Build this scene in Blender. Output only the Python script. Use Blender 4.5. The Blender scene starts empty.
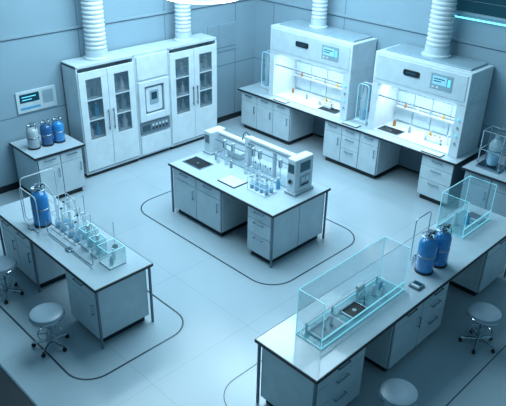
import bpy, bmesh, math, random
from mathutils import Vector, Matrix
random.seed(4)
S=bpy.context.scene
COL=bpy.context.collection
# ---------------------------------------------------------------- materials
def lin(c):
    c=c/255.0
    return c/12.92 if c<=.04045 else ((c+.055)/1.055)**2.4
def rgb(r,g,b): return (lin(r),lin(g),lin(b),1)
def mat(name,c,rough=.45,metal=0,var=.06,scale=6,emit=None,es=0,alpha=1,spec=.5,coat=0):
    m=bpy.data.materials.new(name);m.use_nodes=True
    n=m.node_tree.nodes;l=m.node_tree.links;b=n['Principled BSDF']
    col=rgb(*c)
    if var>0:
        tc=n.new('ShaderNodeTexCoord');nz=n.new('ShaderNodeTexNoise');nz.inputs['Scale'].default_value=scale
        nz.inputs['Detail'].default_value=3
        cr=n.new('ShaderNodeValToRGB')
        cr.color_ramp.elements[0].position=.3;cr.color_ramp.elements[1].position=.7
        cr.color_ramp.elements[0].color=tuple(x*(1-var) for x in col[:3])+(1,)
        cr.color_ramp.elements[1].color=tuple(min(1,x*(1+var)) for x in col[:3])+(1,)
        l.new(tc.outputs['Object'],nz.inputs['Vector']);l.new(nz.outputs['Fac'],cr.inputs['Fac']);l.new(cr.outputs['Color'],b.inputs['Base Color'])
    else: b.inputs['Base Color'].default_value=col
    b.inputs['Roughness'].default_value=rough;b.inputs['Metallic'].default_value=metal
    b.inputs['Specular IOR Level'].default_value=spec
    b.inputs['Coat Weight'].default_value=coat
    b.inputs['Alpha'].default_value=alpha
    if emit: b.inputs['Emission Color'].default_value=rgb(*emit);b.inputs['Emission Strength'].default_value=es
    return m
def tiled(name,c,line,sx,sy,mortar,rough,axis,var=.05,coat=0):
    m=bpy.data.materials.new(name);m.use_nodes=True
    n=m.node_tree.nodes;l=m.node_tree.links;b=n['Principled BSDF']
    tc=n.new('ShaderNodeTexCoord');sep=n.new('ShaderNodeSeparateXYZ');l.new(tc.outputs['Object'],sep.inputs[0])
    com=n.new('ShaderNodeCombineXYZ')
    a={'z':(0,1),'x':(1,2),'y':(0,2)}[axis]
    l.new(sep.outputs[a[0]],com.inputs[0]);l.new(sep.outputs[a[1]],com.inputs[1])
    br=n.new('ShaderNodeTexBrick');br.offset=0;br.inputs['Scale'].default_value=1
    br.inputs['Brick Width'].default_value=sx;br.inputs['Row Height'].default_value=sy
    br.inputs['Mortar Size'].default_value=mortar;br.inputs['Mortar Smooth'].default_value=.1
    col=rgb(*c)
    br.inputs['Color1'].default_value=col;br.inputs['Color2'].default_value=tuple(x*(1-var) for x in col[:3])+(1,)
    br.inputs['Mortar'].default_value=rgb(*line)
    l.new(com.outputs[0],br.inputs['Vector'])
    nz=n.new('ShaderNodeTexNoise');nz.inputs['Scale'].default_value=.8;nz.inputs['Detail'].default_value=4
    l.new(tc.outputs['Object'],nz.inputs['Vector'])
    mx=n.new('ShaderNodeMix');mx.data_type='RGBA';mx.blend_type='MULTIPLY';mx.inputs[0].default_value=.2
    l.new(br.outputs['Color'],mx.inputs[6]);l.new(nz.outputs['Fac'],mx.inputs[7]);l.new(mx.outputs[2],b.inputs['Base Color'])
    mr=n.new('ShaderNodeMapRange');mr.inputs[3].default_value=rough*.85;mr.inputs[4].default_value=rough*1.2
    l.new(nz.outputs['Fac'],mr.inputs[0]);l.new(mr.outputs[0],b.inputs['Roughness'])
    b.inputs['Coat Weight'].default_value=coat;b.inputs['Coat Roughness'].default_value=.05
    return m
M={}
M['white']=mat('painted_white_steel',(192,208,216),.33)
M['white2']=mat('white_enamel',(208,221,228),.26)
M['grey']=mat('grey_blue_laminate',(142,165,178),.4)
M['body']=mat('cabinet_carcass',(96,118,132),.45)
M['dark']=mat('dark_edge',(20,28,36),.4)
M['line']=mat('floor_inlay_line',(44,60,72),.3)
M['black']=mat('black_plastic',(10,14,18),.3)
M['top']=mat('worktop_laminate',(178,195,205),.16,var=.04,coat=.4)
M['steel']=mat('brushed_steel',(150,166,178),.25,1)
M['chrome']=mat('chrome',(190,204,212),.12,1)
M['duct']=mat('corrugated_duct',(206,217,223),.35)
M['glass']=mat('clear_glass',(160,218,230),.04,var=.02,alpha=.12,spec=.9)
M['screen_glass']=mat('bright_screen_glass',(190,232,240),.04,var=.02,alpha=.22,spec=.9)
M['glass2']=mat('cyan_glow_glass',(150,212,226),.08,var=.02,alpha=.4,spec=.9,emit=(110,215,235),es=.08)  # faint cyan emission added so the base glass looks lit
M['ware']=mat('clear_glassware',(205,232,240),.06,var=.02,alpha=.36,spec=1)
M['edge']=mat('glowing_glass_edge',(165,232,244),.1,var=.02,alpha=.95,spec=.9,emit=(140,228,244),es=.45)  # emission paints a cyan glow on glass rims that are no lamps
M['pane']=mat('cabinet_glass',(66,100,118),.06,var=.02,alpha=.3,spec=.8)
M['liq']=mat('blue_liquid',(90,165,205),.15,var=.05)
M['blue']=mat('blue_cylinder_paint',(42,138,206),.2,var=.1,coat=.6)
M['blue2']=mat('navy_cylinder_paint',(38,92,146),.25,var=.1,coat=.4)
M['wcyl']=mat('white_cylinder_paint',(176,190,198),.3)
M['yellow']=mat('yellow_cap',(208,168,76),.4)
M['amber']=mat('amber_plastic',(170,112,56),.4)
M['screen']=mat('dark_screen',(18,44,58),.12,var=.02,emit=(40,110,135),es=.2)
M['cyan']=mat('cyan_glow',(120,220,240),.3,var=.02,emit=(110,225,250),es=2.0)
M['cyan2']=mat('cyan_soft_glow',(120,220,240),.3,var=.02,emit=(90,200,235),es=.6)
M['display']=mat('pale_blue_display',(150,205,225),.3,var=.02,emit=(130,195,220),es=.25)
M['lamp']=mat('lamp_diffuser',(240,250,255),.3,var=.02,emit=(225,245,255),es=5)
M['striplamp']=mat('hood_strip_lamp',(240,250,255),.3,var=.02,emit=(235,248,255),es=3)
M['hoodin']=mat('hood_liner',(160,184,194),.4)
M['baffle']=mat('hood_baffle',(202,220,228),.35)
M['seat']=mat('stool_vinyl',(138,158,172),.32)
M['rubber']=mat('black_rubber',(18,20,24),.6)
M['grate']=mat('dark_mat',(24,34,42),.45)
M['floor']=tiled('floor_tiles',(176,195,206),(162,182,193),1.5,1.5,.006,.19,'z',.03,0)
M['wallx']=tiled('wall_panels_a',(150,176,191),(104,132,148),1.9,1.3,.010,.4,'x')
M['wally']=tiled('wall_panels_b',(150,176,191),(104,132,148),1.9,1.3,.010,.4,'y')
# ---------------------------------------------------------------- mesh builder
class MB:
    def __init__(s): s.bm=bmesh.new();s.mats=[]
    def mi(s,m):
        if m not in s.mats: s.mats.append(m)
        return s.mats.index(m)
    def box(s,x0,x1,y0,y1,z0,z1,m,bev=0,seg=2):
        if x0>x1:x0,x1=x1,x0
        if y0>y1:y0,y1=y1,y0
        i=s.mi(m)
        v=[s.bm.verts.new(p) for p in ((x0,y0,z0),(x1,y0,z0),(x1,y1,z0),(x0,y1,z0),(x0,y0,z1),(x1,y0,z1),(x1,y1,z1),(x0,y1,z1))]
        fs=[]
        for q in ((0,3,2,1),(4,5,6,7),(0,1,5,4),(1,2,6,5),(2,3,7,6),(3,0,4,7)):
            f=s.bm.faces.new([v[k] for k in q]);f.material_index=i;fs.append(f)
        if bev>0:
            es=list({e for f in fs for e in f.edges})
            bmesh.ops.bevel(s.bm,geom=es,offset=bev,segments=seg,affect='EDGES',profile=.5,clamp_overlap=True)
        return s
    def prism(s,pts,z0,z1,m,ax='z'):
        i=s.mi(m)
        def P(a,b,c): return {'z':(a,b,c),'y':(a,c,b),'x':(c,a,b)}[ax]
        lo=[s.bm.verts.new(P(a,b,z0)) for a,b in pts];hi=[s.bm.verts.new(P(a,b,z1)) for a,b in pts]
        n=len(pts)
        fs=[s.bm.faces.new(lo[::-1]),s.bm.faces.new(hi)]
        for k in range(n): fs.append(s.bm.faces.new((lo[k],lo[(k+1)%n],hi[(k+1)%n],hi[k])))
        for f in fs:f.material_index=i
        return s
    def lathe(s,c,prof,m,seg=24,ax='z'):
        i=s.mi(m);rings=[]
        def P(a,b,h):
            d={'z':(a,b,h),'y':(a,h,b),'x':(h,a,b)}[ax]
            return (c[0]+d[0],c[1]+d[1],c[2]+d[2])
        for r,h in prof:
            if r<=1e-6: rings.append([s.bm.verts.new(P(0,0,h))])
            else: rings.append([s.bm.verts.new(P(r*math.cos(2*math.pi*k/seg),r*math.sin(2*math.pi*k/seg),h)) for k in range(seg)])
        for a,b in zip(rings,rings[1:]):
            for k in range(seg):
                k2=(k+1)%seg
                if len(a)==1 and len(b)==1: continue
                if len(a)==1: f=s.bm.faces.new((a[0],b[k2],b[k]))
                elif len(b)==1: f=s.bm.faces.new((a[k],a[k2],b[0]))
                else: f=s.bm.faces.new((a[k],a[k2],b[k2],b[k]))
                f.material_index=i;f.smooth=True
        return s
    def cyl(s,c,r,h,m,seg=20,ax='z',r2=None):
        r2=r if r2 is None else r2
        return s.lathe(c,[(0,0),(r,0),(r2,h),(0,h)],m,seg,ax)
    def tube(s,pts,r,m,closed=False,seg=8):
        i=s.mi(m);P=[Vector(p) for p in pts];n=len(P);rings=[];up=None
        for k in range(n):
            if closed: t=(P[(k+1)%n]-P[k-1])
            else: t=(P[min(k+1,n-1)]-P[max(k-1,0)])
            t.normalize()
            if up is None:
                a=Vector((0,0,1)) if abs(t.z)<.9 else Vector((1,0,0))
                up=(a-t*a.dot(t)).normalized()
            else: up=(up-t*up.dot(t)).normalized()
            sd=t.cross(up)
            rings.append([s.bm.verts.new(P[k]+up*r*math.cos(2*math.pi*j/seg)+sd*r*math.sin(2*math.pi*j/seg)) for j in range(seg)])
        m2=n if closed else n-1
        for k in range(m2):
            a=rings[k];b=rings[(k+1)%n]
            for j in range(seg):
                f=s.bm.faces.new((a[j],a[(j+1)%seg],b[(j+1)%seg],b[j]));f.material_index=i;f.smooth=True
        if not closed:
            for rg in (rings[0][::-1],rings[-1]):
                f=s.bm.faces.new(rg);f.material_index=i
        return s
    def mesh(s,name,off):
        bmesh.ops.recalc_face_normals(s.bm,faces=s.bm.faces[:])
        for e in s.bm.edges:
            if len(e.link_faces)==2 and e.calc_face_angle(0)>.7: e.smooth=False
        bmesh.ops.translate(s.bm,verts=s.bm.verts[:],vec=(-off[0],-off[1],-off[2]))
        me=bpy.data.meshes.new(name);s.bm.to_mesh(me);s.bm.free()
        for m in s.mats: me.materials.append(m)
        return me
def arc(c,r,a0,a1,n=6): return [(c[0]+r*math.cos(a0+(a1-a0)*k/n),c[1]+r*math.sin(a0+(a1-a0)*k/n)) for k in range(n+1)]
def rrect(x0,x1,y0,y1,r,n=6):
    h=math.pi/2
    return arc((x1-r,y0+r),r,-h,0,n)+arc((x1-r,y1-r),r,0,h,n)+arc((x0+r,y1-r),r,h,2*h,n)+arc((x0+r,y0+r),r,2*h,3*h,n)
LOC={}
def thing(name,label,cat,loc,group=None):
    o=bpy.data.objects.new(name,None);COL.objects.link(o);o.location=loc;o.empty_display_size=.1
    o['label']=label;o['category']=cat
    if group:o['group']=group
    LOC[o]=loc;return o
def part(par,name,mb,label=None):
    o=bpy.data.objects.new(name,mb.mesh(name,LOC[par]));COL.objects.link(o);o.parent=par;LOC[o]=LOC[par]
    if label:o['label']=label
    return o
def solo(name,mb,label,cat,loc,group=None):
    o=bpy.data.objects.new(name,mb.mesh(name,loc));COL.objects.link(o);o.location=loc
    o['label']=label;o['category']=cat
    if group:o['group']=group
    LOC[o]=loc;return o
def struct(name,mb):
    o=bpy.data.objects.new(name,mb.mesh(name,(0,0,0)));COL.objects.link(o);o['kind']='structure';return o
def dup(src,loc,rot=0,label=None):
    def rec(o,par):
        c=o.copy();COL.objects.link(c)
        if par: c.parent=par
        for ch in list(o.children): rec(ch,c)
        return c
    c=rec(src,None);c.location=loc;c.rotation_euler=(0,0,rot)
    if label:c['label']=label
    LOC[c]=loc
    return c
# ---------------------------------------------------------------- room
XW=-10.05;YW=10.12
struct('floor',MB().box(XW-.2,2.5,-1.5,YW+.2,-.1,0,M['floor']))
struct('wall_left',MB().box(XW-.15,XW,-1.5,YW+.15,0,5.6,M['wallx']))
struct('wall_right',MB().box(XW,2.5,YW,YW+.15,0,5.6,M['wally']))
struct('baseboard_left',MB().box(XW,XW+.015,-1.5,YW,0,.12,M['dark']))
struct('baseboard_right',MB().box(XW+.015,2.5,YW-.015,YW,0,.12,M['dark']))
def floorline(name,x0,x1,y0,y1,r,w=.022):
    o=rrect(x0,x1,y0,y1,r,8);i=rrect(x0+w,x1-w,y0+w,y1-w,r-w,8)
    mb=MB();k=mb.mi(M['line']);n=len(o)
    vo=[mb.bm.verts.new((a,b,.003)) for a,b in o];vi=[mb.bm.verts.new((a,b,.003)) for a,b in i]
    for j in range(n): mb.bm.faces.new((vo[j],vo[(j+1)%n],vi[(j+1)%n],vi[j]))
    struct(name,mb)
floorline('trim_1',-8.12,-4.76,5.24,7.40,.42)
floorline('trim_2',-8.6,-4.97,2.38,4.02,.34)
floorline('trim_3',-3.92,-2.0,3.36,8.45,.36,.012)
struct('trim_4',MB().box(-10.0,1.0,1.1,1.88,0,.012,M['grate']).box(-10.0,1.0,1.88,1.9,0,.018,M['steel']))
struct('trim_5',MB().box(XW,XW+.03,-1.5,YW,2.62,2.66,M['grey']))
struct('trim_6',MB().box(XW+.03,2.5,YW-.03,YW,2.62,2.66,M['grey']))
w=MB()
w.box(-5.45,-2.0,YW-.05,YW,3.08,3.12,M['grey']).box(-5.45,-5.38,YW-.05,YW,3.12,4.1,M['grey']).box(-5.38,-2.0,YW-.02,YW,3.12,4.1,M['screen'])
for k in range(4): w.box(-5.38,-2.0,YW-.03,YW-.02,3.3+k*.2,3.308+k*.2,M['body'])
struct('window_1',w)
t=thing('light_tube','glowing cyan light tube below the window','light',(-4.4,YW-.08,3.0))
part(t,'tube',MB().cyl((-5.35,YW-.08,3.03),.013,1.9,M['cyan'],12,'x'))
part(t,'bracket',MB().box(-5.25,-5.2,YW-.08,YW-.0,3.015,3.04,M['steel']))
part(t,'bracket',MB().box(-3.6,-3.55,YW-.08,YW,3.015,3.04,M['steel']))
# ---------------------------------------------------------------- cabinets
def fb(mb,face,p,u0,u1,d0,d1,z0,z1,m,bev=0):
    if face=='-y': mb.box(u0,u1,p-d1,p-d0,z0,z1,m,bev)
    elif face=='+x': mb.box(p+d0,p+d1,u0,u1,z0,z1,m,bev)
    elif face=='-x': mb.box(p-d1,p-d0,u0,u1,z0,z1,m,bev)
    elif face=='+y': mb.box(u0,u1,p+d0,p+d1,z0,z1,m,bev)
    return mb
def base_cabinet(x0,x1,y0,y1,fronts,label,z1=.858,group=None,m='white'):
    T=thing('base_cabinet',label,'cabinet',((x0+x1)/2,(y0+y1)/2,0),group)
    b=MB().box(x0,x1,y0,y1,.09,z1,M['body'],.004)
    b.box(x0+.04,x1-.04,y0+.04,y1-.04,0,.09,M['dark'])
    part(T,'body',b)
    for face,cols in fronts:
        if face in('-y','+y'): a,bb=x0,x1
        else: a,bb=y0,y1
        p={'-y':y0,'+x':x1,'-x':x0,'+y':y1}[face]
        u=a;tot=sum(c[0] for c in cols)
        for frac,stack in cols:
            wd=(bb-a)*frac/tot;zz=z1-.015;H=z1-.015-.1;th=sum(q[1] for q in stack)
            for kind,h in stack:
                hh=H*h/th
                if kind=='panel':
                    part(T,'side_panel',fb(MB(),face,p,u+.006,u+wd-.006,0,.014,zz-hh+.008,zz,M[m],.003))
                else:
                    o=part(T,kind,fb(MB(),face,p,u+.006,u+wd-.006,0,.02,zz-hh+.008,zz,M[m],.004))
                    hb=MB();
                    if kind=='drawer':
                        cu=u+wd/2;hw=min(.1,wd*.3);zc=zz-min(.045,hh/2)
                        fb(hb,face,p,cu-hw,cu+hw,.045,.057,zc-.008,zc+.008,M['steel'],.003)
                        fb(hb,face,p,cu-hw+.01,cu-hw+.02,.02,.048,zc-.005,zc+.005,M['steel']);fb(hb,face,p,cu+hw-.02,cu+hw-.01,.02,.048,zc-.005,zc+.005,M['steel'])
                    else:
                        cu=u+wd-.06
                        fb(hb,face,p,cu-.008,cu+.008,.045,.057,zz-.22,zz-.06,M['steel'],.003)
                        fb(hb,face,p,cu-.005,cu+.005,.02,.048,zz-.21,zz-.2,M['steel']);fb(hb,face,p,cu-.005,cu+.005,.02,.048,zz-.08,zz-.07,M['steel'])
                    part(o,'handle',hb,'steel bar handle')
                zz-=hh
            u+=wd
    return T
def worktop(x0,x1,y0,y1,label,z=.9,legs=()):
    T=thing('worktop',label,'countertop',((x0+x1)/2,(y0+y1)/2,z-.04))
    part(T,'slab',MB().box(x0,x1,y0,y1,z-.04,z-.003,M['dark'],.006),'dark edged slab')
    part(T,'surface',MB().box(x0+.012,x1-.012,y0+.012,y1-.012,z-.004,z,M['top'],.002),'pale grey laminate surface')
    for lx,ly in legs: part(T,'leg',MB().box(lx-.014,lx+.014,ly-.014,ly+.014,0,z-.04,M['body'],.004),'grey square metal leg')
    return T
D1=[('drawer',.24),('door',.76)];D3=[('drawer',.24),('drawer',.34),('drawer',.42)]
worktop(-7.53,-5.16,5.63,6.91,'pale rectangular worktop of the central laboratory island',legs=((-7.49,5.67),(-5.2,5.67),(-5.2,6.87),(-7.49,6.87)))
base_cabinet(-7.46,-6.30,5.69,6.85,[('-y',[(1,D1),(1,D1)]),('+x',[(1,[('panel',1)])])],'white island base cabinet with two drawers above doors')
base_cabinet(-5.71,-5.23,5.69,6.85,[('-y',[(1,D3)]),('+x',[(1,[('panel',1)]),(1,[('panel',1)])])],'white island base cabinet with three stacked drawers')
solo('modesty_panel',MB().box(-6.295,-5.715,6.78,6.8,.2,.85,M['body'],.003),'grey panel closing the back of the island knee space','panel',(-6,6.79,.2))
worktop(-7.97,-5.35,2.88,3.71,'pale worktop of the side laboratory bench with dark edge',legs=((-5.39,2.92),(-5.39,3.67),(-7.93,2.92),(-7.93,3.67),(-6.95,2.92)))
base_cabinet(-6.1,-5.44,2.94,3.65,[('-y',[(1,D1)]),('+x',[(1,[('panel',1)])])],'white bench cabinet with one drawer and one door')
base_cabinet(-7.87,-6.98,2.94,3.65,[('-y',[(1,D1),(1,D1)]),('+x',[(1,[('panel',1)])])],'white bench cabinet with two drawers above doors')
worktop(-3.52,-2.67,3.63,8.05,'long pale worktop of the bench with the glass enclosure',legs=((-3.48,3.67),(-2.71,3.67),(-2.71,8.0),(-3.48,8.0)))
base_cabinet(-3.46,-2.74,3.7,4.5,[('+x',[(1,D3)]),('-y',[(1,[('panel',1)])]),('-x',[(1,[('panel',1)])])],'bench cabinet with three drawers beside a knee space')
base_cabinet(-3.46,-2.74,5.05,6.2,[('+x',[(1,D1),(1,D3)]),('-y',[(1,[('panel',1)])]),('-x',[(1,[('panel',1)])])],'bench cabinet with one door and stacked drawers')
base_cabinet(-3.46,-2.74,7.2,7.95,[('+x',[(1,D1)]),('-y',[(1,[('panel',1)])]),('-x',[(1,[('panel',1)])])],'bench cabinet at the far end of the long bench')
for y0,y1 in ((4.505,5.045),(6.205,7.195)):
    solo('modesty_panel',MB().box(-3.44,-3.42,y0,y1,.15,.85,M['body'],.003),'grey back panel closing a bench knee space','panel',(-3.43,(y0+y1)/2,.15))
worktop(-9.57,-4.3,9.13,10.09,'long pale worktop along the wall under the fume hoods')
HB='white base cabinet under the fume hood worktop'
base_cabinet(-9.5,-8.07,9.2,10.05,[('-y',[(1,D1),(1,D1),(1,D1)]),('+x',[(1,[('panel',1)])])],HB+' with three doors')
base_cabinet(-7.15,-5.88,9.2,10.05,[('-y',[(1,D1),(1,D3),(1,D1)]),('+x',[(1,[('panel',1)])])],HB+' with drawers')
base_cabinet(-4.97,-4.36,9.2,10.05,[('-y',[(1,D3)])],HB+' with stacked drawers')
solo('modesty_panel',MB().box(-8.06,-7.16,9.95,9.97,.1,.85,M['body'],.003),'grey wall panel behind a hood bench knee space','panel',(-7.6,9.96,.1))
solo('modesty_panel',MB().box(-5.87,-4.98,9.95,9.97,.1,.85,M['body'],.003),'grey wall panel behind a hood bench knee space','panel',(-5.4,9.96,.1))
worktop(-4.2,-2.2,9.1,10.09,'short pale worktop against the wall carrying a glass vessel')
base_cabinet(-4.14,-3.2,9.17,10.05,[('-y',[(1,D1),(1,D1)])],'grey base cabinet under the glass vessel worktop',m='grey')
worktop(XW+.03,-9.1,4.12,5.06,'small pale worktop carrying gas cylinders by the wall')
base_cabinet(-9.98,-9.15,4.18,5.0,[('+x',[(1,D1),(1,D1)]),('-y',[(1,[('panel',1)])])],'white low cabinet carrying gas cylinders')
# ---------------------------------------------------------------- tall cabinets
CN={'white2':'white','grey':'grey','liq':'blue','yellow':'yellow','amber':'amber','ware':'clear glass'}
def bottle(x,y,z,s=1,c='liq',g='small reagent bottles',lab='small blue reagent bottle'):
    T=thing('reagent_bottle',lab,'bottle',(x,y,z),g)
    r=.035*s
    part(T,'bottle_body',MB().lathe((x,y,z),[(0,0),(r,0),(r,.1*s),(r*.4,.135*s),(r*.4,.16*s),(0,.16*s)],M[c],12))
    part(T,'cap',MB().cyl((x,y,z+.16*s),r*.5,.025*s,M['white2'],10))
    return T
def tall_glass(y0,y1):
    x0,x1=-10.0,-9.52
    T=thing('tall_cabinet','tall white laboratory cabinet with two glazed doors','cabinet',((x0+x1)/2,(y0+y1)/2,0))
    b=MB();t=.03
    b.box(x0,x0+.02,y0,y1,.08,2.1,M['white']).box(x0,x1,y0,y0+t,.08,2.1,M['white'],.004).box(x0,x1,y1-t,y1,.08,2.1,M['white'],.004)
    b.box(x0,x1,y0+t,y1-t,.08,.12,M['white']).box(x0,x1,y0,y1,2.06,2.12,M['white'],.01).box(x0+.03,x1-.04,y0+.03,y1-.03,0,.08,M['dark'])
    part(T,'body',b)
    for z in (.74,1.11,1.49): part(T,'shelf',MB().box(x0+.02,x1-.02,y0+t,y1-t,z-.014,z+.014,M['white2']))
    ym=(y0+y1)/2
    for a,c,hy in ((y0+.02,ym-.004,1),(ym+.004,y1-.02,0)):
        d=MB();f=.13;z0,z1=.14,2.0;g0,g1=.74,1.86
        d.box(x1,x1+.025,a,c,z0,g0,M['white2'],.005).box(x1,x1+.025,a,c,g1,z1,M['white2'],.005)
        d.box(x1,x1+.025,a,a+f,g0,g1,M['white2']).box(x1,x1+.025,c-f,c,g0,g1,M['white2'])
        D=part(T,'door',d)
        part(D,'glass_pane',MB().box(x1+.006,x1+.014,a+f,c-f,g0,g1,M['pane']),'tinted glass pane')
        for q in (1.1,1.48): part(D,'glazing_bar',MB().box(x1+.012,x1+.024,a+f,c-f,q-.01,q+.01,M['white']))
        hh=c-.05 if hy else a+.05
        part(D,'handle',MB().box(x1+.05,x1+.065,hh-.01,hh+.01,.85,1.25,M['steel'],.004).box(x1+.025,x1+.055,hh-.007,hh+.007,.88,.9,M['steel']).box(x1+.025,x1+.055,hh-.007,hh+.007,1.2,1.22,M['steel']),'vertical steel handle')
        for z in (.754,1.124,1.504):
            for k in range(2):
                cc=random.choice(['grey','white2','ware','liq'])
                bottle(x1-.1,a+f+.08+k*(c-a-2*f-.16),z,random.uniform(1.2,1.6),cc,'bottles behind the cabinet glass','small %s bottle on a shelf behind cabinet glass'%CN[cc])
tall_glass(5.27,6.46);tall_glass(7.24,8.48)
T=thing('tall_cabinet','tall white equipment cabinet with control window and switch strip','cabinet',(-9.76,6.85,0))
part(T,'body',MB().box(-10,-9.52,6.465,7.235,.08,2.12,M['white'],.006).box(-9.97,-9.6,6.5,7.2,0,.08,M['dark']))
part(T,'upper_panel',MB().box(-9.52,-9.495,6.5,7.2,1.62,2.06,M['white2'],.006))
part(T,'lower_door',MB().box(-9.52,-9.495,6.5,7.2,.12,.5,M['white2'],.006))
c=part(T,'chamber_frame',MB().box(-9.52,-9.47,6.5,6.63,.8,1.58,M['white2'],.008).box(-9.52,-9.47,7.08,7.2,.8,1.58,M['white2'],.008).box(-9.52,-9.47,6.63,7.08,.8,.93,M['white2'],.008).box(-9.52,-9.47,6.63,7.08,1.48,1.58,M['white2'],.008))
part(c,'window',MB().box(-9.52,-9.512,6.63,7.08,.93,1.48,M['body']).prism(rrect(6.67,7.04,.97,1.44,.04),-9.512,-9.5,M['white2'],'x').prism(rrect(6.75,6.96,1.1,1.38,.03),-9.5,-9.496,M['grey'],'x').box(-9.496,-9.492,6.79,6.92,1.2,1.34,M['screen']),'recessed window')
s_=part(T,'control_strip',MB().box(-9.52,-9.49,6.5,7.2,.54,.76,M['body'],.006))
part(s_,'display',MB().box(-9.49,-9.484,6.54,6.72,.6,.72,M['screen']))
for k in range(5):
    part(s_,'button',MB().box(-9.49,-9.482,6.77+k*.08,6.81+k*.08,.67,.71,M['white2']))
    part(s_,'button',MB().box(-9.49,-9.482,6.77+k*.08,6.81+k*.08,.6,.64,M['dark']))
def duct(x,y,z0,z1,r,lab):
    T=thing('ventilation_duct',lab,'duct',(x,y,z0))
    part(T,'flange',MB().lathe((x,y,z0),[(0,0),(r*1.25,0),(r*1.25,.03),(r*1.05,.05),(r*1.05,.16),(0,.16)],M['white'],28))
    pr=[(r*.9,.16)];z=.16;st=.075
    while z0+z<z1:
        pr+=[(r*.92,z+.010),(r,z+.026),(r*1.02,z+.042),(r,z+.060),(r*.9,z+st)];z+=st
    part(T,'corrugated_hose',MB().lathe((x,y,z0),pr,M['duct'],28))
duct(-9.77,5.86,2.12,4.6,.185,'thick white corrugated exhaust duct rising from glazed cabinet')
duct(-9.77,7.83,2.12,4.6,.155,'slimmer white corrugated exhaust duct rising from glazed cabinet')
# ---------------------------------------------------------------- fume hoods
def hood(x0,x1,lab):
    y0,y1=9.34,10.08;zt=2.36;sl=.13;sr=.17
    T=thing('fume_hood',lab,'fume hood',((x0+x1)/2,(y0+y1)/2,.9))
    b=MB()
    b.box(x0,x0+sl,y0,y1,.9,1.83,M['white2'],.006).box(x1-sr,x1,y0,y1,.9,1.83,M['white2'],.006)
    b.box(x0+sl,x1-sr,y1-.04,y1,.92,1.83,M['hoodin']).box(x0+sl,x1-sr,y0+.03,y1,.9,.92,M['white2'],.004)
    part(T,'body',b)
    part(T,'canopy',MB().box(x0,x1,y0,y1,1.81,zt,M['white2'],.008,2).box(x0+.05,x1-.05,y0-.012,y0,1.88,zt-.05,M['white'],.004))
    part(T,'top_plate',MB().box(x0+.1,x1-.1,y0+.15,y1-.02,zt,zt+.03,M['grey'],.006))
    p=part(T,'control_panel',MB().box(x1-.7,x1-.3,y0-.02,y0-.012,1.98,2.24,M['grey'],.003))
    part(p,'display',MB().box(x1-.66,x1-.4,y0-.026,y0-.02,2.06,2.2,M['display']).box(x1-.64,x1-.44,y0-.028,y0-.026,2.15,2.165,M['screen']).box(x1-.64,x1-.5,y0-.028,y0-.026,2.11,2.125,M['screen']))
    part(p,'button',MB().box(x1-.66,x1-.62,y0-.026,y0-.02,2.0,2.03,M['white2']))
    part(p,'button',MB().box(x1-.58,x1-.54,y0-.026,y0-.02,2.0,2.03,M['white2']))
    part(p,'button',MB().box(x1-.38,x1-.33,y0-.026,y0-.02,2.06,2.18,M['cyan2']))
    xm=x0+(x1-x0)*.42
    part(T,'air_gauge',MB().prism(rrect(xm-.16,xm+.16,2.08,2.18,.03),y0-.03,y0-.012,M['dark'],'y').prism(rrect(xm-.1,xm+.1,2.11,2.15,.018),y0-.034,y0-.03,M['screen'],'y'))
    part(T,'light_strip',MB().box(x0+sl+.05,x1-sr-.05,y0+.12,y0+.2,1.79,1.81,M['striplamp']))
    s=part(T,'sash',MB().box(x0+sl,x1-sr,y0+.05,y0+.06,1.58,1.81,M['glass']),'clear glass sliding sash')
    part(s,'sash_rail',MB().box(x0+sl,x1-sr,y0+.04,y0+.07,1.56,1.58,M['steel'],.004))
    nb=4;bw=(x1-x0-sl-sr-.04)/nb
    for k in range(nb):
        for q0,q1 in ((.96,1.24),(1.27,1.52),(1.55,1.78)):
            part(T,'baffle',MB().box(x0+sl+.02+k*bw,x0+sl+.02+(k+1)*bw-.02,y1-.06,y1-.04,q0,q1,M['baffle'],.004))
    for k in range(4): part(T,'service_knob',MB().cyl((x1-sr/2,y0-.02,1.15+k*.14),.02,.02,M['cyan2' if k%2 else 'grey'],12,'y'))
    part(T,'rail',MB().box(x0+.2,x1-.25,y1-.2,y1-.12,1.26,1.27,M['white']).box(x0+.2,x0+.215,y1-.155,y1-.145,.92,1.26,M['white']).box(x1-.265,x1-.25,y1-.155,y1-.145,.92,1.26,M['white']),'thin white shelf rail')
    for k in range(5):
        xx=x0+.4+k*(x1-x0-.8)/4
        c=['amber','white2','grey','yellow','amber'][k]
        bottle(xx,y1-.16,1.27,.6,c,'reagent bottles inside the fume hoods','small %s bottle on the rail shelf inside hood'%CN[c])
    for k in range(4):
        xx=x0+.3+k*(x1-x0-.7)/3;c=['amber','grey','yellow','white2'][k]
        bottle(xx,y1-.3-.08*(k%2),.92,random.uniform(.7,.95),c,'reagent bottles inside the fume hoods','small %s bottle standing inside the lit fume hood'%CN[c])
    cx=(x0+x1)/2+.3
    sh=thing('test_tube_rack','white test tube rack with amber caps in hood','rack',(cx,9.6,.92))
    part(sh,'frame',MB().box(cx-.16,cx+.16,9.58,9.64,.92,.94,M['white2']).box(cx-.16,cx+.16,9.58,9.64,1.01,1.02,M['white2']).box(cx-.16,cx-.15,9.58,9.64,.92,1.02,M['white2']).box(cx+.15,cx+.16,9.58,9.64,.92,1.02,M['white2']))
    for k in range(6):
        tt=part(sh,'test_tube',MB().cyl((cx-.125+k*.05,9.61,.94),.011,.11,M['glass'],10))
        part(tt,'cap',MB().cyl((cx-.125+k*.05,9.61,1.05),.013,.018,M['amber' if k%2 else 'white2'],10))
    return T
hood(-8.84,-6.77,'white fume hood with lit interior over long wall worktop')
hood(-6.27,-4.42,'white fume hood with lit interior beside short wall bench')
duct(-8.0,9.82,2.39,4.7,.15,'white corrugated exhaust duct rising from fume hood')
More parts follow.
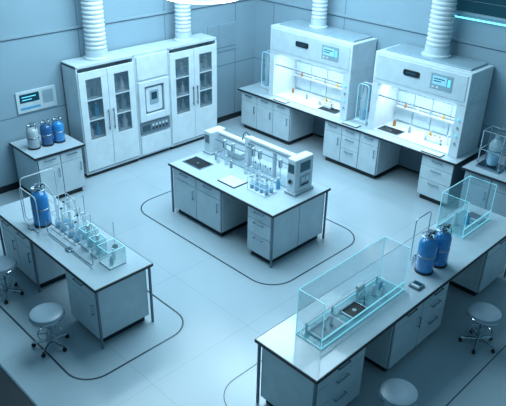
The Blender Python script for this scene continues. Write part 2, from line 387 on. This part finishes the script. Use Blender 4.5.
duct(-5.35,9.8,2.39,4.7,.2,'wide white corrugated exhaust duct rising from fume hood')
def sink(x0,x1,y0,y1,z,lab,faucet=True):
    T=thing('sink',lab,'sink',((x0+x1)/2,(y0+y1)/2,z))
    part(T,'rim',MB().box(x0,x1,y0,y0+.02,z,z+.012,M['steel'],.003).box(x0,x1,y1-.02,y1,z,z+.012,M['steel'],.003).box(x0,x0+.02,y0+.02,y1-.02,z,z+.012,M['steel'],.003).box(x1-.02,x1,y0+.02,y1-.02,z,z+.012,M['steel'],.003))
    part(T,'basin',MB().box(x0+.02,x1-.02,y0+.02,y1-.02,z,z+.004,M['black']).cyl(((x0+x1)/2,(y0+y1)/2,z+.004),.025,.003,M['steel'],16))
    if faucet:
        x=(x0+x1)/2;y=y1+.04
        pts=[(x,y,z),(x,y,z+.14)]+[(x,y-.05+.05*math.cos(a),z+.14+.05*math.sin(a)) for a in [k*math.pi/8 for k in range(1,9)]]+[(x,y-.1,z+.11)]
        part(T,'faucet',MB().tube(pts,.009,M['chrome']).cyl((x,y,z),.02,.03,M['chrome']))
    return T
sink(-7.55,-7.1,9.4,9.66,.92,'black sink basin inside the fume hood',False)
sink(-6.1,-5.65,9.4,9.66,.92,'black sink basin inside the fume hood beside bottles',False)
sink(-7.42,-6.98,5.84,6.14,.9,'black rectangular sink set in the island worktop',False)
# ---------------------------------------------------------------- gas cylinders
def gas_cyl(x,y,z,r,h,c,lab):
    T=thing('gas_cylinder',lab,'gas cylinder',(x,y,z))
    part(T,'tank',MB().lathe((x,y,z),[(0,.01),(r*.85,0),(r,.02),(r,h*.64),(r*.95,h*.71),(r*.78,h*.77),(r*.45,h*.81),(r*.3,h*.83),(0,h*.83)],M[c],24))
    part(T,'foot_ring',MB().lathe((x,y,z),[(r*.9,0),(r*1.03,0),(r*1.03,.03),(r*.9,.03)],M['dark'],24))
    part(T,'band',MB().lathe((x,y,z+h*.4),[(r,0),(r*1.02,.002),(r*1.02,.02),(r,.022)],M['steel'],24))
    v=part(T,'valve',MB().cyl((x,y,z+h*.81),r*.34,h*.05,M['steel'],12).cyl((x,y,z+h*.86),r*.18,h*.11,M['chrome'],12).cyl((x,y-r*.7,z+h*.91),r*.13,r*1.3,M['chrome'],10,'y'),'metal valve')
    part(v,'handwheel',MB().lathe((x,y,z+h*.97),[(0,0),(r*.34,0),(r*.38,.006),(r*.34,.014),(0,.014)],M['body'],16))
    part(v,'gauge',MB().cyl((x+r*.15,y+r*.5,z+h*.93),r*.26,.02,M['dark'],16,'x').cyl((x+r*.15+.02,y+r*.5,z+h*.93),r*.2,.002,M['white2'],16,'x'))
    g=MB().tube([(x+r*.8*math.cos(a),y+r*.8*math.sin(a),z+h*.88) for a in [k*math.pi/10 for k in range(20)]],.005,M['steel'],True,6)
    for k in range(3):
        a=k*2.094+.5;g.tube([(x+r*.8*math.cos(a),y+r*.8*math.sin(a),z+h*.72),(x+r*.8*math.cos(a),y+r*.8*math.sin(a),z+h*.88)],.005,M['steel'],False,6)
    part(T,'wire_guard',g,'steel wire guard ring')
    return T
gas_cyl(-9.52,4.34,.9,.1,.46,'wcyl','pale grey gas cylinder standing on the low wall cabinet')
gas_cyl(-9.50,4.58,.9,.1,.46,'blue2','navy gas cylinder standing between two others')
gas_cyl(-9.50,4.80,.9,.1,.46,'blue','blue gas cylinder standing on the low wall cabinet')
gas_cyl(-7.12,3.2,.9,.115,.6,'blue','blue gas cylinder beside the flask racks')
gas_cyl(-2.99,6.02,.9,.112,.57,'blue','blue gas cylinder with steel band on the long bench')
gas_cyl(-2.95,6.28,.9,.108,.57,'blue','blue gas cylinder standing behind its twin on bench')
# ---------------------------------------------------------------- stools
def stool(x,y,h,lab):
    T=thing('lab_stool',lab,'stool',(x,y,0),'round laboratory stools')
    part(T,'seat',MB().lathe((x,y,h-.09),[(0,0),(.18,0),(.2,.02),(.205,.05),(.19,.078),(.15,.09),(.08,.086),(0,.084)],M['seat'],32).lathe((x,y,h-.062),[(.203,0),(.209,.005),(.209,.012),(.203,.017)],M['chrome'],32),'round padded vinyl seat with chrome rim')
    part(T,'seat_plate',MB().cyl((x,y,h-.115),.12,.025,M['dark'],20))
    part(T,'column',MB().cyl((x,y,.1),.028,h-.31,M['chrome'],16).cyl((x,y,h-.3),.018,.19,M['chrome'],12))
    zr=.2;fr=MB().tube([(x+.14*math.cos(a),y+.14*math.sin(a),zr) for a in [k*math.pi/12 for k in range(24)]],.008,M['chrome'],True)
    for k in range(3):
        a=k*2.094;fr.tube([(x+.02*math.cos(a),y+.02*math.sin(a),zr),(x+.14*math.cos(a),y+.14*math.sin(a),zr)],.006,M['chrome'])
    part(T,'foot_ring',fr)
    bs=MB().cyl((x,y,.06),.035,.05,M['steel'])
    for k in range(5):
        a=k*2*math.pi/5+.3;c,s=math.cos(a),math.sin(a)
        bs.tube([(x,y,.09),(x+.1*c,y+.1*s,.08),(x+.21*c,y+.21*s,.062)],.015,M['chrome'])
    part(T,'base',bs,'five-spoke chrome base')
    for k in range(5):
        a=k*2*math.pi/5+.3;c,s=math.cos(a),math.sin(a);px,py=x+.21*c,y+.21*s
        part(T,'caster',MB().cyl((px-.012,py,.026),.026,.024,M['rubber'],14,'x').box(px-.008,px+.008,py-.01,py+.01,.04,.065,M['dark']))
    return T
st=stool(-5.86,2.5,.52,'round grey padded stool beside the bench end cabinet')
dup(st,(-7.2,2.57,0),.5,'round grey padded stool at the bench knee space')
dup(st,(-2.27,6.35,0),.9,'round grey padded stool beside the long bench')
dup(st,(-2.25,4.47,0),.2,'round grey padded stool near the drawer cabinet')
# ---------------------------------------------------------------- glass enclosures
def enclosure(x0,x1,y0,y1,hb,hf,lab):
    """open topped: tall back and end panes, low front pane"""
    z=.9;t=.01
    T=thing('glass_enclosure',lab,'enclosure',((x0+x1)/2,(y0+y1)/2,z))
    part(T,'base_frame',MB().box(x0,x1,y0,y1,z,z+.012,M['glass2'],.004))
    def edge(p,pts,r=.005): part(p,'glowing_edge',MB().tube(pts,r,M['edge'],True,6),'glass edge with added cyan glow')
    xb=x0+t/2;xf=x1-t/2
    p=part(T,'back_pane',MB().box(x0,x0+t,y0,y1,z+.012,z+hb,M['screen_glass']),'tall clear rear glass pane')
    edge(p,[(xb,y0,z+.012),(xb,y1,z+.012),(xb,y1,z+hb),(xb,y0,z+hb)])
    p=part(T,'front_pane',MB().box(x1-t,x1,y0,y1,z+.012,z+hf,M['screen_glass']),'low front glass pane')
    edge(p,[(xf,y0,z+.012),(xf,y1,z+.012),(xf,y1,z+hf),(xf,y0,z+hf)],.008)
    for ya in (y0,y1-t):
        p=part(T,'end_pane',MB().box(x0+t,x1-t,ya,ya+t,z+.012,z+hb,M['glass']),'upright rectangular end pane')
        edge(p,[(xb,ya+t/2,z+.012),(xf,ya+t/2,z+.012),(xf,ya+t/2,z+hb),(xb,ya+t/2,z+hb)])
    return T
enclosure(-3.28,-2.93,4.0,5.5,.58,.12,'long open glass enclosure with tall back pane on bench')
T=thing('transfer_rail','low pale transfer rail unit inside the glass enclosure','laboratory apparatus',(-3.2,4.7,.912))
z=.912
part(T,'rail',MB().box(-3.25,-3.22,4.1,5.4,z+.09,z+.102,M['white2']))
for yy in (4.12,4.55,5.0,5.38): part(T,'post',MB().box(-3.245,-3.225,yy-.008,yy+.008,z,z+.09,M['white2']))
part(T,'carriage',MB().box(-3.26,-3.2,4.98,5.1,z+.06,z+.14,M['white2'],.01))
part(T,'tray',MB().box(-3.21,-3.0,4.1,4.5,z,z+.02,M['white'],.004).box(-3.19,-3.02,4.13,4.47,z+.02,z+.024,M['grey']))
sink(-3.19,-2.99,4.62,4.9,.912,'black tray basin inside the glass enclosure')
enclosure(-3.44,-3.04,7.05,7.8,.54,.14,'short open glass enclosure near the bench end')
bottle(-3.3,7.3,.912,1.0,'white2','bottles in the glass enclosures','white bottle standing inside the short glass enclosure')
bottle(-3.2,7.45,.912,1.0,'liq','bottles in the glass enclosures','blue bottle standing inside the short glass enclosure')
T=thing('sample_tray','grey sample tray inside the short glass enclosure','tray',(-3.18,7.65,.912))
part(T,'tray_base',MB().box(-3.3,-3.08,7.56,7.74,.912,.95,M['white'],.006));part(T,'insert',MB().box(-3.28,-3.1,7.58,7.72,.95,.96,M['body']))
for k,(xx,yy,c,s_) in enumerate(((-3.12,5.15,'white2',.7),(-3.04,5.22,'white2',.8),(-3.12,5.3,'liq',.7),(-3.1,4.25,'ware',.7),(-3.1,4.36,'white2',.6))):
    bottle(xx,yy,.912 if yy>4.6 else .936,s_,c,'bottles in the glass enclosures','small %s bottle standing inside the long glass enclosure'%CN[c])
T=thing('hand_meter','small dark handheld meter lying on the bench','meter',(-2.84,5.66,.9))
part(T,'case',MB().box(-2.94,-2.80,5.6,5.74,.9,.93,M['body'],.008));part(T,'display',MB().box(-2.92,-2.82,5.67,5.72,.93,.933,M['screen']));part(T,'keypad',MB().box(-2.92,-2.82,5.62,5.65,.93,.933,M['white2']))
def loopframe(x,y,z,w_,h,lab,axis='x',mat_='chrome',r=.007):
    T=thing('tube_frame',lab,'frame',(x,y,z))
    pts=rrect(-w_/2,w_/2,.02,h,.06,5)
    P=[(x+a,y,z+b) if axis=='x' else (x,y+a,z+b) for a,b in pts]
    part(T,'loop',MB().tube(P,r,M[mat_],True,10))
    part(T,'foot',MB().box(x-.05,x+.05,y-.04,y+.04,z,z+.02,M['steel'],.005))
    return T
loopframe(-3.2,6.2,.9,.34,.62,'chrome tube frame behind the bench gas cylinders','y')
def reactor(x,y,z,w_,h,lab):
    T=thing('glass_reactor',lab,'laboratory apparatus',(x,y,z))
    part(T,'base',MB().box(x-w_/2-.02,x+w_/2+.02,y-.09,y+.09,z,z+.06,M['white'],.012))
    for dy in (-.06,.06):
        part(T,'frame_loop',MB().tube([(x+a,y+dy,z+b) for a,b in rrect(-w_/2,w_/2,.05,h,.07,6)],.011,M['display'] if dy<0 else M['white2'],True,10),'pale cyan tube loop' if dy<0 else 'white tube loop')  # front loop borrows display emission for a painted cyan glow
    part(T,'glass_column',MB().lathe((x,y,z+.06),[(0,0),(.05,0),(.06,.03),(.06,h*.6),(.03,h*.7),(.02,h*.88),(0,h*.88)],M['ware'],18),'clear glass column')
    part(T,'liquid',MB().cyl((x,y,z+.07),.045,h*.25,M['liq'],18))
    for q in (.3,.6): part(T,'clamp',MB().box(x-w_/2,x+w_/2,y-.012,y+.012,z+h*q,z+h*q+.015,M['chrome']))
reactor(-9.15,9.62,.9,.24,.8,'tall glass reactor in looped tube frame beside fume hood')
reactor(-6.52,9.52,.9,.24,.76,'tall glass reactor in looped frame between fume hoods')
x,y,z=-3.85,9.45,.9
T=thing('glass_vessel','tall framed glass vessel with tubing on short bench','laboratory apparatus',(x,y,z))
part(T,'base',MB().box(x-.2,x+.2,y-.16,y+.16,z,z+.04,M['steel'],.01))
part(T,'vessel',MB().lathe((x,y,z+.06),[(0,0),(.08,0),(.1,.03),(.1,.36),(.07,.42),(.035,.45),(.035,.5),(0,.5)],M['ware'],24),'clear glass vessel')
part(T,'liquid',MB().cyl((x,y,z+.07),.085,.14,M['liq'],20))
part(T,'collar',MB().lathe((x,y,z+.3),[(.1,0),(.115,0),(.115,.02),(.1,.02)],M['steel'],24))
fr=MB();hh=.6
for a in(-.18,.18):
    for c in(-.14,.14): fr.cyl((x+a,y+c,z+.04),.01,hh,M['chrome'],8)
for q in (.32,hh+.04):
    for c in(-.14,.14): fr.tube([(x-.18,y+c,z+q),(x+.18,y+c,z+q)],.009,M['chrome'])
    for a in(-.18,.18): fr.tube([(x+a,y-.14,z+q),(x+a,y+.14,z+q)],.009,M['chrome'])
part(T,'frame',fr)
part(T,'tubing',MB().tube([(x,y,z+.55),(x,y,z+.66),(x+.06,y,z+.72),(x+.14,y,z+.7),(x+.21,y,z+.6),(x+.23,y,z+.3),(x+.19,y,z+.05)],.01,M['steel']))
def pad(x0,x1,y0,y1,z,lab,name='clipboard',cat='clipboard',c='white2'):
    T=thing(name,lab,cat,((x0+x1)/2,(y0+y1)/2,z))
    part(T,'board',MB().box(x0,x1,y0,y1,z,z+.012,M['dark'],.004));part(T,'sheet',MB().box(x0+.015,x1-.015,y0+.015,y1-.015,z+.012,z+.016,M[c]))
pad(-8.55,-8.2,9.17,9.31,.9,'dark board with white sheet on hood bench')
pad(-5.0,-4.62,9.16,9.31,.9,'white sheet on dark board before the hood')
pad(-6.75,-6.4,9.18,9.34,.9,'flat white sheet on board lying between hoods')
pad(-6.52,-6.14,5.8,6.1,.9,'flat white balance plate with dark rim on island','balance_plate','plate')
# ---------------------------------------------------------------- analyser on the island
T=thing('automated_analyzer','white gantry analyzer with long beam and upright tower','laboratory analyzer',(-6.4,6.55,.9))
z=.9
part(T,'side_unit',MB().box(-7.47,-7.3,6.36,6.7,z,z+.4,M['white2'],.02,3).box(-7.49,-7.28,6.34,6.72,z,z+.04,M['grey'],.008).box(-7.44,-7.33,6.352,6.36,z+.2,z+.35,M['body'],.003))
part(T,'beam',MB().box(-7.3,-6.5,6.5,6.6,z+.32,z+.4,M['white2'],.012,3).box(-7.25,-6.56,6.496,6.5,z+.35,z+.362,M['body']))
part(T,'beam',MB().box(-6.62,-5.52,6.48,6.58,z+.43,z+.52,M['white2'],.012,3).box(-6.5,-5.56,6.476,6.48,z+.465,z+.478,M['body']))
part(T,'guide_rail',MB().box(-7.3,-6.6,6.46,6.47,z+.25,z+.262,M['steel']))
part(T,'guide_rail',MB().box(-6.55,-5.52,6.45,6.46,z+.36,z+.372,M['steel']))
c=part(T,'console',MB().box(-5.52,-5.35,6.28,6.68,z,z+.58,M['white2'],.02,3).box(-5.54,-5.33,6.26,6.7,z,z+.05,M['grey'],.008))
part(c,'screen',MB().box(-5.35,-5.344,6.38,6.6,z+.36,z+.51,M['screen'],.002))
part(c,'control_block',MB().box(-5.35,-5.34,6.38,6.6,z+.12,z+.3,M['grey'],.003).box(-5.34,-5.335,6.41,6.48,z+.2,z+.27,M['white2']).box(-5.34,-5.335,6.51,6.57,z+.2,z+.27,M['white2']).box(-5.34,-5.335,6.41,6.57,z+.14,z+.17,M['dark']))
part(c,'screen',MB().box(-5.49,-5.38,6.272,6.28,z+.36,z+.5,M['screen'],.002))
part(c,'dial',MB().cyl((-5.435,6.26,z+.22),.04,.02,M['steel'],20,'y').cyl((-5.435,6.25,z+.22),.025,.01,M['dark'],20,'y'))
part(T,'support_column',MB().box(-6.62,-6.54,6.48,6.58,z,z+.45,M['white2'],.012))
part(T,'support_column',MB().box(-6.02,-5.98,6.5,6.56,z,z+.43,M['white'],.008))
part(T,'base_tray',MB().box(-7.28,-5.56,6.4,6.68,z,z+.02,M['grey'],.005))
part(T,'rear_unit',MB().box(-7.1,-6.78,6.54,6.66,z+.02,z+.12,M['white'],.01))
for k,xx in enumerate((-7.05,-6.85,-6.38,-6.24,-5.8)):
    h0=.18 if xx<-6.5 else .26
    a=part(T,'pipette_head',MB().box(xx-.02,xx+.02,6.42,6.47,z+h0,z+h0+.15,M['white'],.006).box(xx-.012,xx+.012,6.414,6.42,z+h0+.02,z+h0+.12,M['body']))
    part(a,'needle',MB().cyl((xx,6.45,z+.06),.006,h0-.06,M['chrome'],8))
for k in range(8):
    xx=-6.46+k*.055;part(T,'sample_vial',MB().cyl((xx,6.52,z+.02),.016,.1,M['ware'],10).cyl((xx,6.52,z+.12),.012,.02,M['dark' if k%2 else 'white2'],10))
part(T,'tubing',MB().tube([(-5.54,6.4,z+.3),(-5.62,6.38,z+.36),(-5.72,6.36,z+.28),(-5.8,6.36,z+.12),(-5.88,6.36,z+.02)],.006,M['ware']))
part(T,'cable',MB().tube([(-6.74,6.55,z+.4),(-6.72,6.55,z+.5),(-6.66,6.55,z+.56),(-6.57,6.55,z+.52)],.008,M['dark']))
for k,(xx,yy,c,s_) in enumerate(((-7.1,6.3,'grey',.7),(-7.0,6.26,'white2',.8),(-6.85,6.3,'ware',.9),(-6.72,6.28,'grey',.7),(-6.4,6.3,'ware',.9),(-6.25,6.28,'ware',1),(-6.12,6.32,'white2',.8),(-5.7,6.3,'liq',1.0))):
    bottle(xx,yy,z,s_,c,'reagent bottles on the island','small %s bottle beside the gantry analyzer'%CN[c])
def glassrack(x0,x1,y0,y1,z,h,n,lab):
    T=thing('glassware_rack',lab,'rack',((x0+x1)/2,(y0+y1)/2,z))
    part(T,'base',MB().box(x0,x1,y0,y1,z,z+.012,M['white2'],.005))
    fr=MB();g=.0045
    for a in(x0+.015,x1-.015):
        for c in (y0+.015,y1-.015): fr.cyl((a,c,z+.012),g,h-.012,M['white2'],8)
    for q in (h*.55,h):
        fr.tube([(a,b,z+q) for a,b in rrect(x0+.015,x1-.015,y0+.015,y1-.015,.012,2)],g,M['white2'],True,6)
    part(T,'frame',fr,'thin pale metal frame')
    for k in range(n):
        xx=x0+(k+.5)*(x1-x0)/n
        for j in (0,1):
            yy=y0+(y1-y0)*(.3+.4*j);hh=h*(1.0-.25*((k+j)%2));r=min(.05,(x1-x0)/n*.42)
            f=part(T,'flask',MB().lathe((xx,yy,z+.014),[(0,0),(r*.5,.004),(r*.9,.03),(r,.06),(r*.85,.1),(r*.35,.14),(r*.32,hh),(0,hh)],M['ware'],16),'tall clear glass flask')
            part(f,'stopper',MB().cyl((xx,yy,z+.014+hh),r*.35,.012,M['dark' if (k+j)%2 else 'white2'],10))
            part(f,'liquid',MB().cyl((xx,yy,z+.02),r*.7,.05,M['liq'],12))
    return T
glassrack(-6.02,-5.62,5.94,6.2,.9,.2,4,'wire rack of clear glass flasks on the island')
glassrack(-6.95,-6.68,3.22,3.5,.9,.44,2,'tall wire rack of clear flasks beside blue cylinder')
glassrack(-6.62,-6.34,3.22,3.5,.9,.36,2,'open wire rack of clear flasks on side bench')
def glass_block(x0,x1,y0,y1,h,lab,col=True):
    z=.9;T=thing('glass_box',lab,'container',((x0+x1)/2,(y0+y1)/2,z),'clear glass boxes on the side bench')
    part(T,'base',MB().box(x0,x1,y0,y1,z,z+.016,M['white2'],.005))
    t=.006
    for b in ((x0,x1,y0,y0+t),(x0,x1,y1-t,y1),(x0,x0+t,y0+t,y1-t),(x1-t,x1,y0+t,y1-t)):
        p=part(T,'glass_panel',MB().box(*b,z+.016,z+h,M['screen_glass']),'clear glass panel')
        part(p,'glowing_edge',MB().box(*b,z+h,z+h+.005,M['edge']))
    if col:
        cx,cy=(x0+x1)/2,(y0+y1)/2
        part(T,'inner_column',MB().cyl((cx,cy,z+.016),.04,h*.7,M['ware'],16).cyl((cx,cy,z+.016),.03,h*.3,M['liq'],14),'clear column with blue liquid')
        part(T,'lid',MB().cyl((cx,cy,z+.016+h*.7),.022,h*.4,M['white2'],14))
    return T
glass_block(-6.27,-6.10,3.26,3.44,.28,'upright clear glass box with inner column on bench')
glass_block(-6.04,-5.90,3.26,3.42,.24,'narrow clear glass box with white cap on bench')
glass_block(-5.82,-5.58,3.24,3.48,.24,'open clear glass box at the end of the row',False)
bottle(-5.74,3.4,.916,.8,'white2','bottles in the glass box','small white bottle standing inside the glass box')
bottle(-5.66,3.32,.916,.7,'grey','bottles in the glass box','small grey bottle standing inside the glass box')
loopframe(-7.33,3.32,.9,.5,.64,'tall pale tube frame beside the blue cylinder','y','white2')
loopframe(-7.1,3.04,.9,.44,.54,'pale tube frame in front of the blue cylinder','x','white2')
loopframe(-6.3,3.12,.9,1.1,.22,'low metal tube rail before the glass boxes','x','steel')
T=thing('transfer_tubing','looping pale tubes linking flask racks and glass boxes','tubing',(-6.5,3.56,.9))
part(T,'stand',MB().cyl((-6.65,3.58,.9),.035,.02,M['dark']).cyl((-6.65,3.58,.92),.006,.46,M['chrome'],8))
part(T,'stand',MB().cyl((-5.98,3.58,.9),.035,.02,M['dark']).cyl((-5.98,3.58,.92),.006,.34,M['chrome'],8))
def hop(a,b,h,n=10): return [(a[0]+(b[0]-a[0])*k/n,a[1]+(b[1]-a[1])*k/n,a[2]+(b[2]-a[2])*k/n+h*math.sin(math.pi*k/n)) for k in range(n+1)]
for a,b,h in (((-7.12,3.2,1.49),(-6.88,3.3,1.36),.1),((-6.75,3.42,1.35),(-6.55,3.42,1.27),.1),((-6.41,3.3,1.27),(-6.19,3.35,1.2),.12),((-6.18,3.35,1.2),(-5.97,3.34,1.16),.1)):
    part(T,'tube_loop',MB().tube(hop(a,b,h),.007,M['white2']),'pale looping tube')
# ---------------------------------------------------------------- wall fittings
T=thing('wall_control_panel','flat white wall control panel with blue display','control panel',(XW,4.77,1.34))
part(T,'housing',MB().box(XW,XW+.025,4.38,5.12,1.34,1.72,M['white'],.008))
part(T,'screen',MB().box(XW+.025,XW+.028,4.44,4.8,1.52,1.67,M['screen']).box(XW+.028,XW+.03,4.48,4.74,1.61,1.625,M['cyan2']).box(XW+.028,XW+.03,4.48,4.66,1.56,1.575,M['cyan2']))
part(T,'display',MB().box(XW+.025,XW+.028,4.86,5.06,1.44,1.67,M['grey']))
part(T,'button',MB().box(XW+.025,XW+.03,4.44,4.8,1.4,1.44,M['liq'],.002))
T=thing('air_vent','wall-coloured vent panel with fine slats','vent',(XW,9.0,1.7))
part(T,'frame',MB().box(XW,XW+.02,8.7,9.5,1.62,2.2,M['wallx'],.004))
sl=MB()
for k in range(11): sl.box(XW+.02,XW+.024,8.76,9.44,1.67+k*.046,1.69+k*.046,M['grey'])
part(T,'slats',sl)
T=thing('wall_monitor','pale cyan lit wall monitor above the short bench','monitor',(-3.75,YW,1.9))
part(T,'housing',MB().box(-4.05,-3.35,YW-.05,YW,1.65,2.15,M['white2'],.01));part(T,'display',MB().box(-4.0,-3.4,YW-.056,YW-.05,1.7,2.1,M['display']))
lx,ly=-7.66,6.53
T=thing('ceiling_lamp','suspended flat round ceiling lamp glowing white','lamp',(lx,ly,3.4))
part(T,'housing',MB().cyl((lx,ly,3.44),.6,.03,M['white2'],48))
part(T,'diffuser',MB().cyl((lx,ly,3.40),.6,.04,M['lamp'],48))
part(T,'suspension_rod',MB().cyl((lx,ly,3.47),.015,2.1,M['steel'],8))
# ---------------------------------------------------------------- lights
def area(n,loc,size,power,col,target=None,sy=None):
    l=bpy.data.lights.new(n,'AREA');l.energy=power;l.color=col;l.shape='RECTANGLE';l.size=size;l.size_y=sy or size
    o=bpy.data.objects.new(n,l);COL.objects.link(o);o.location=loc
    if target:
        o.rotation_euler=(Vector(target)-Vector(loc)).to_track_quat('-Z','Y').to_euler()
    return o
CY=(.60,.87,1.0)
area('area_light',(-6.9,6.0,5.0),4.0,410,CY)
area('area_light',(-7.6,8.6,5.4),2.6,120,CY)
area('hood_light',(-7.8,9.6,1.78),1.5,12,(.86,.96,1),None,.25)
area('hood_light',(-5.35,9.6,1.78),1.4,12,(.86,.96,1),None,.25)
W=bpy.data.worlds.new('world');S.world=W;W.use_nodes=True
bg=W.node_tree.nodes['Background'];bg.inputs[0].default_value=(.20,.44,.58,1);bg.inputs[1].default_value=.48
# ---------------------------------------------------------------- camera
cam=bpy.data.cameras.new('camera');co=bpy.data.objects.new('camera',cam);COL.objects.link(co);S.camera=co
cam.sensor_width=36;cam.lens=629.5/506*36;cam.clip_end=60
p=math.radians(28.481);t=math.radians(134.644);r=math.radians(-1.374)
fw=Vector((math.cos(t)*math.cos(p),math.sin(t)*math.cos(p),-math.sin(p)))
rt=Vector((math.sin(t),-math.cos(t),0));up=rt.cross(fw)
c_,s_=math.cos(r),math.sin(r)
Rv=rt*c_-up*s_;Uv=up*c_+rt*s_
m=Matrix((Rv,Uv,-fw)).transposed().to_4x4();m.translation=Vector((0,0,5.244));co.matrix_world=m
S.view_settings.view_transform='Standard'
S.view_settings.look='None'
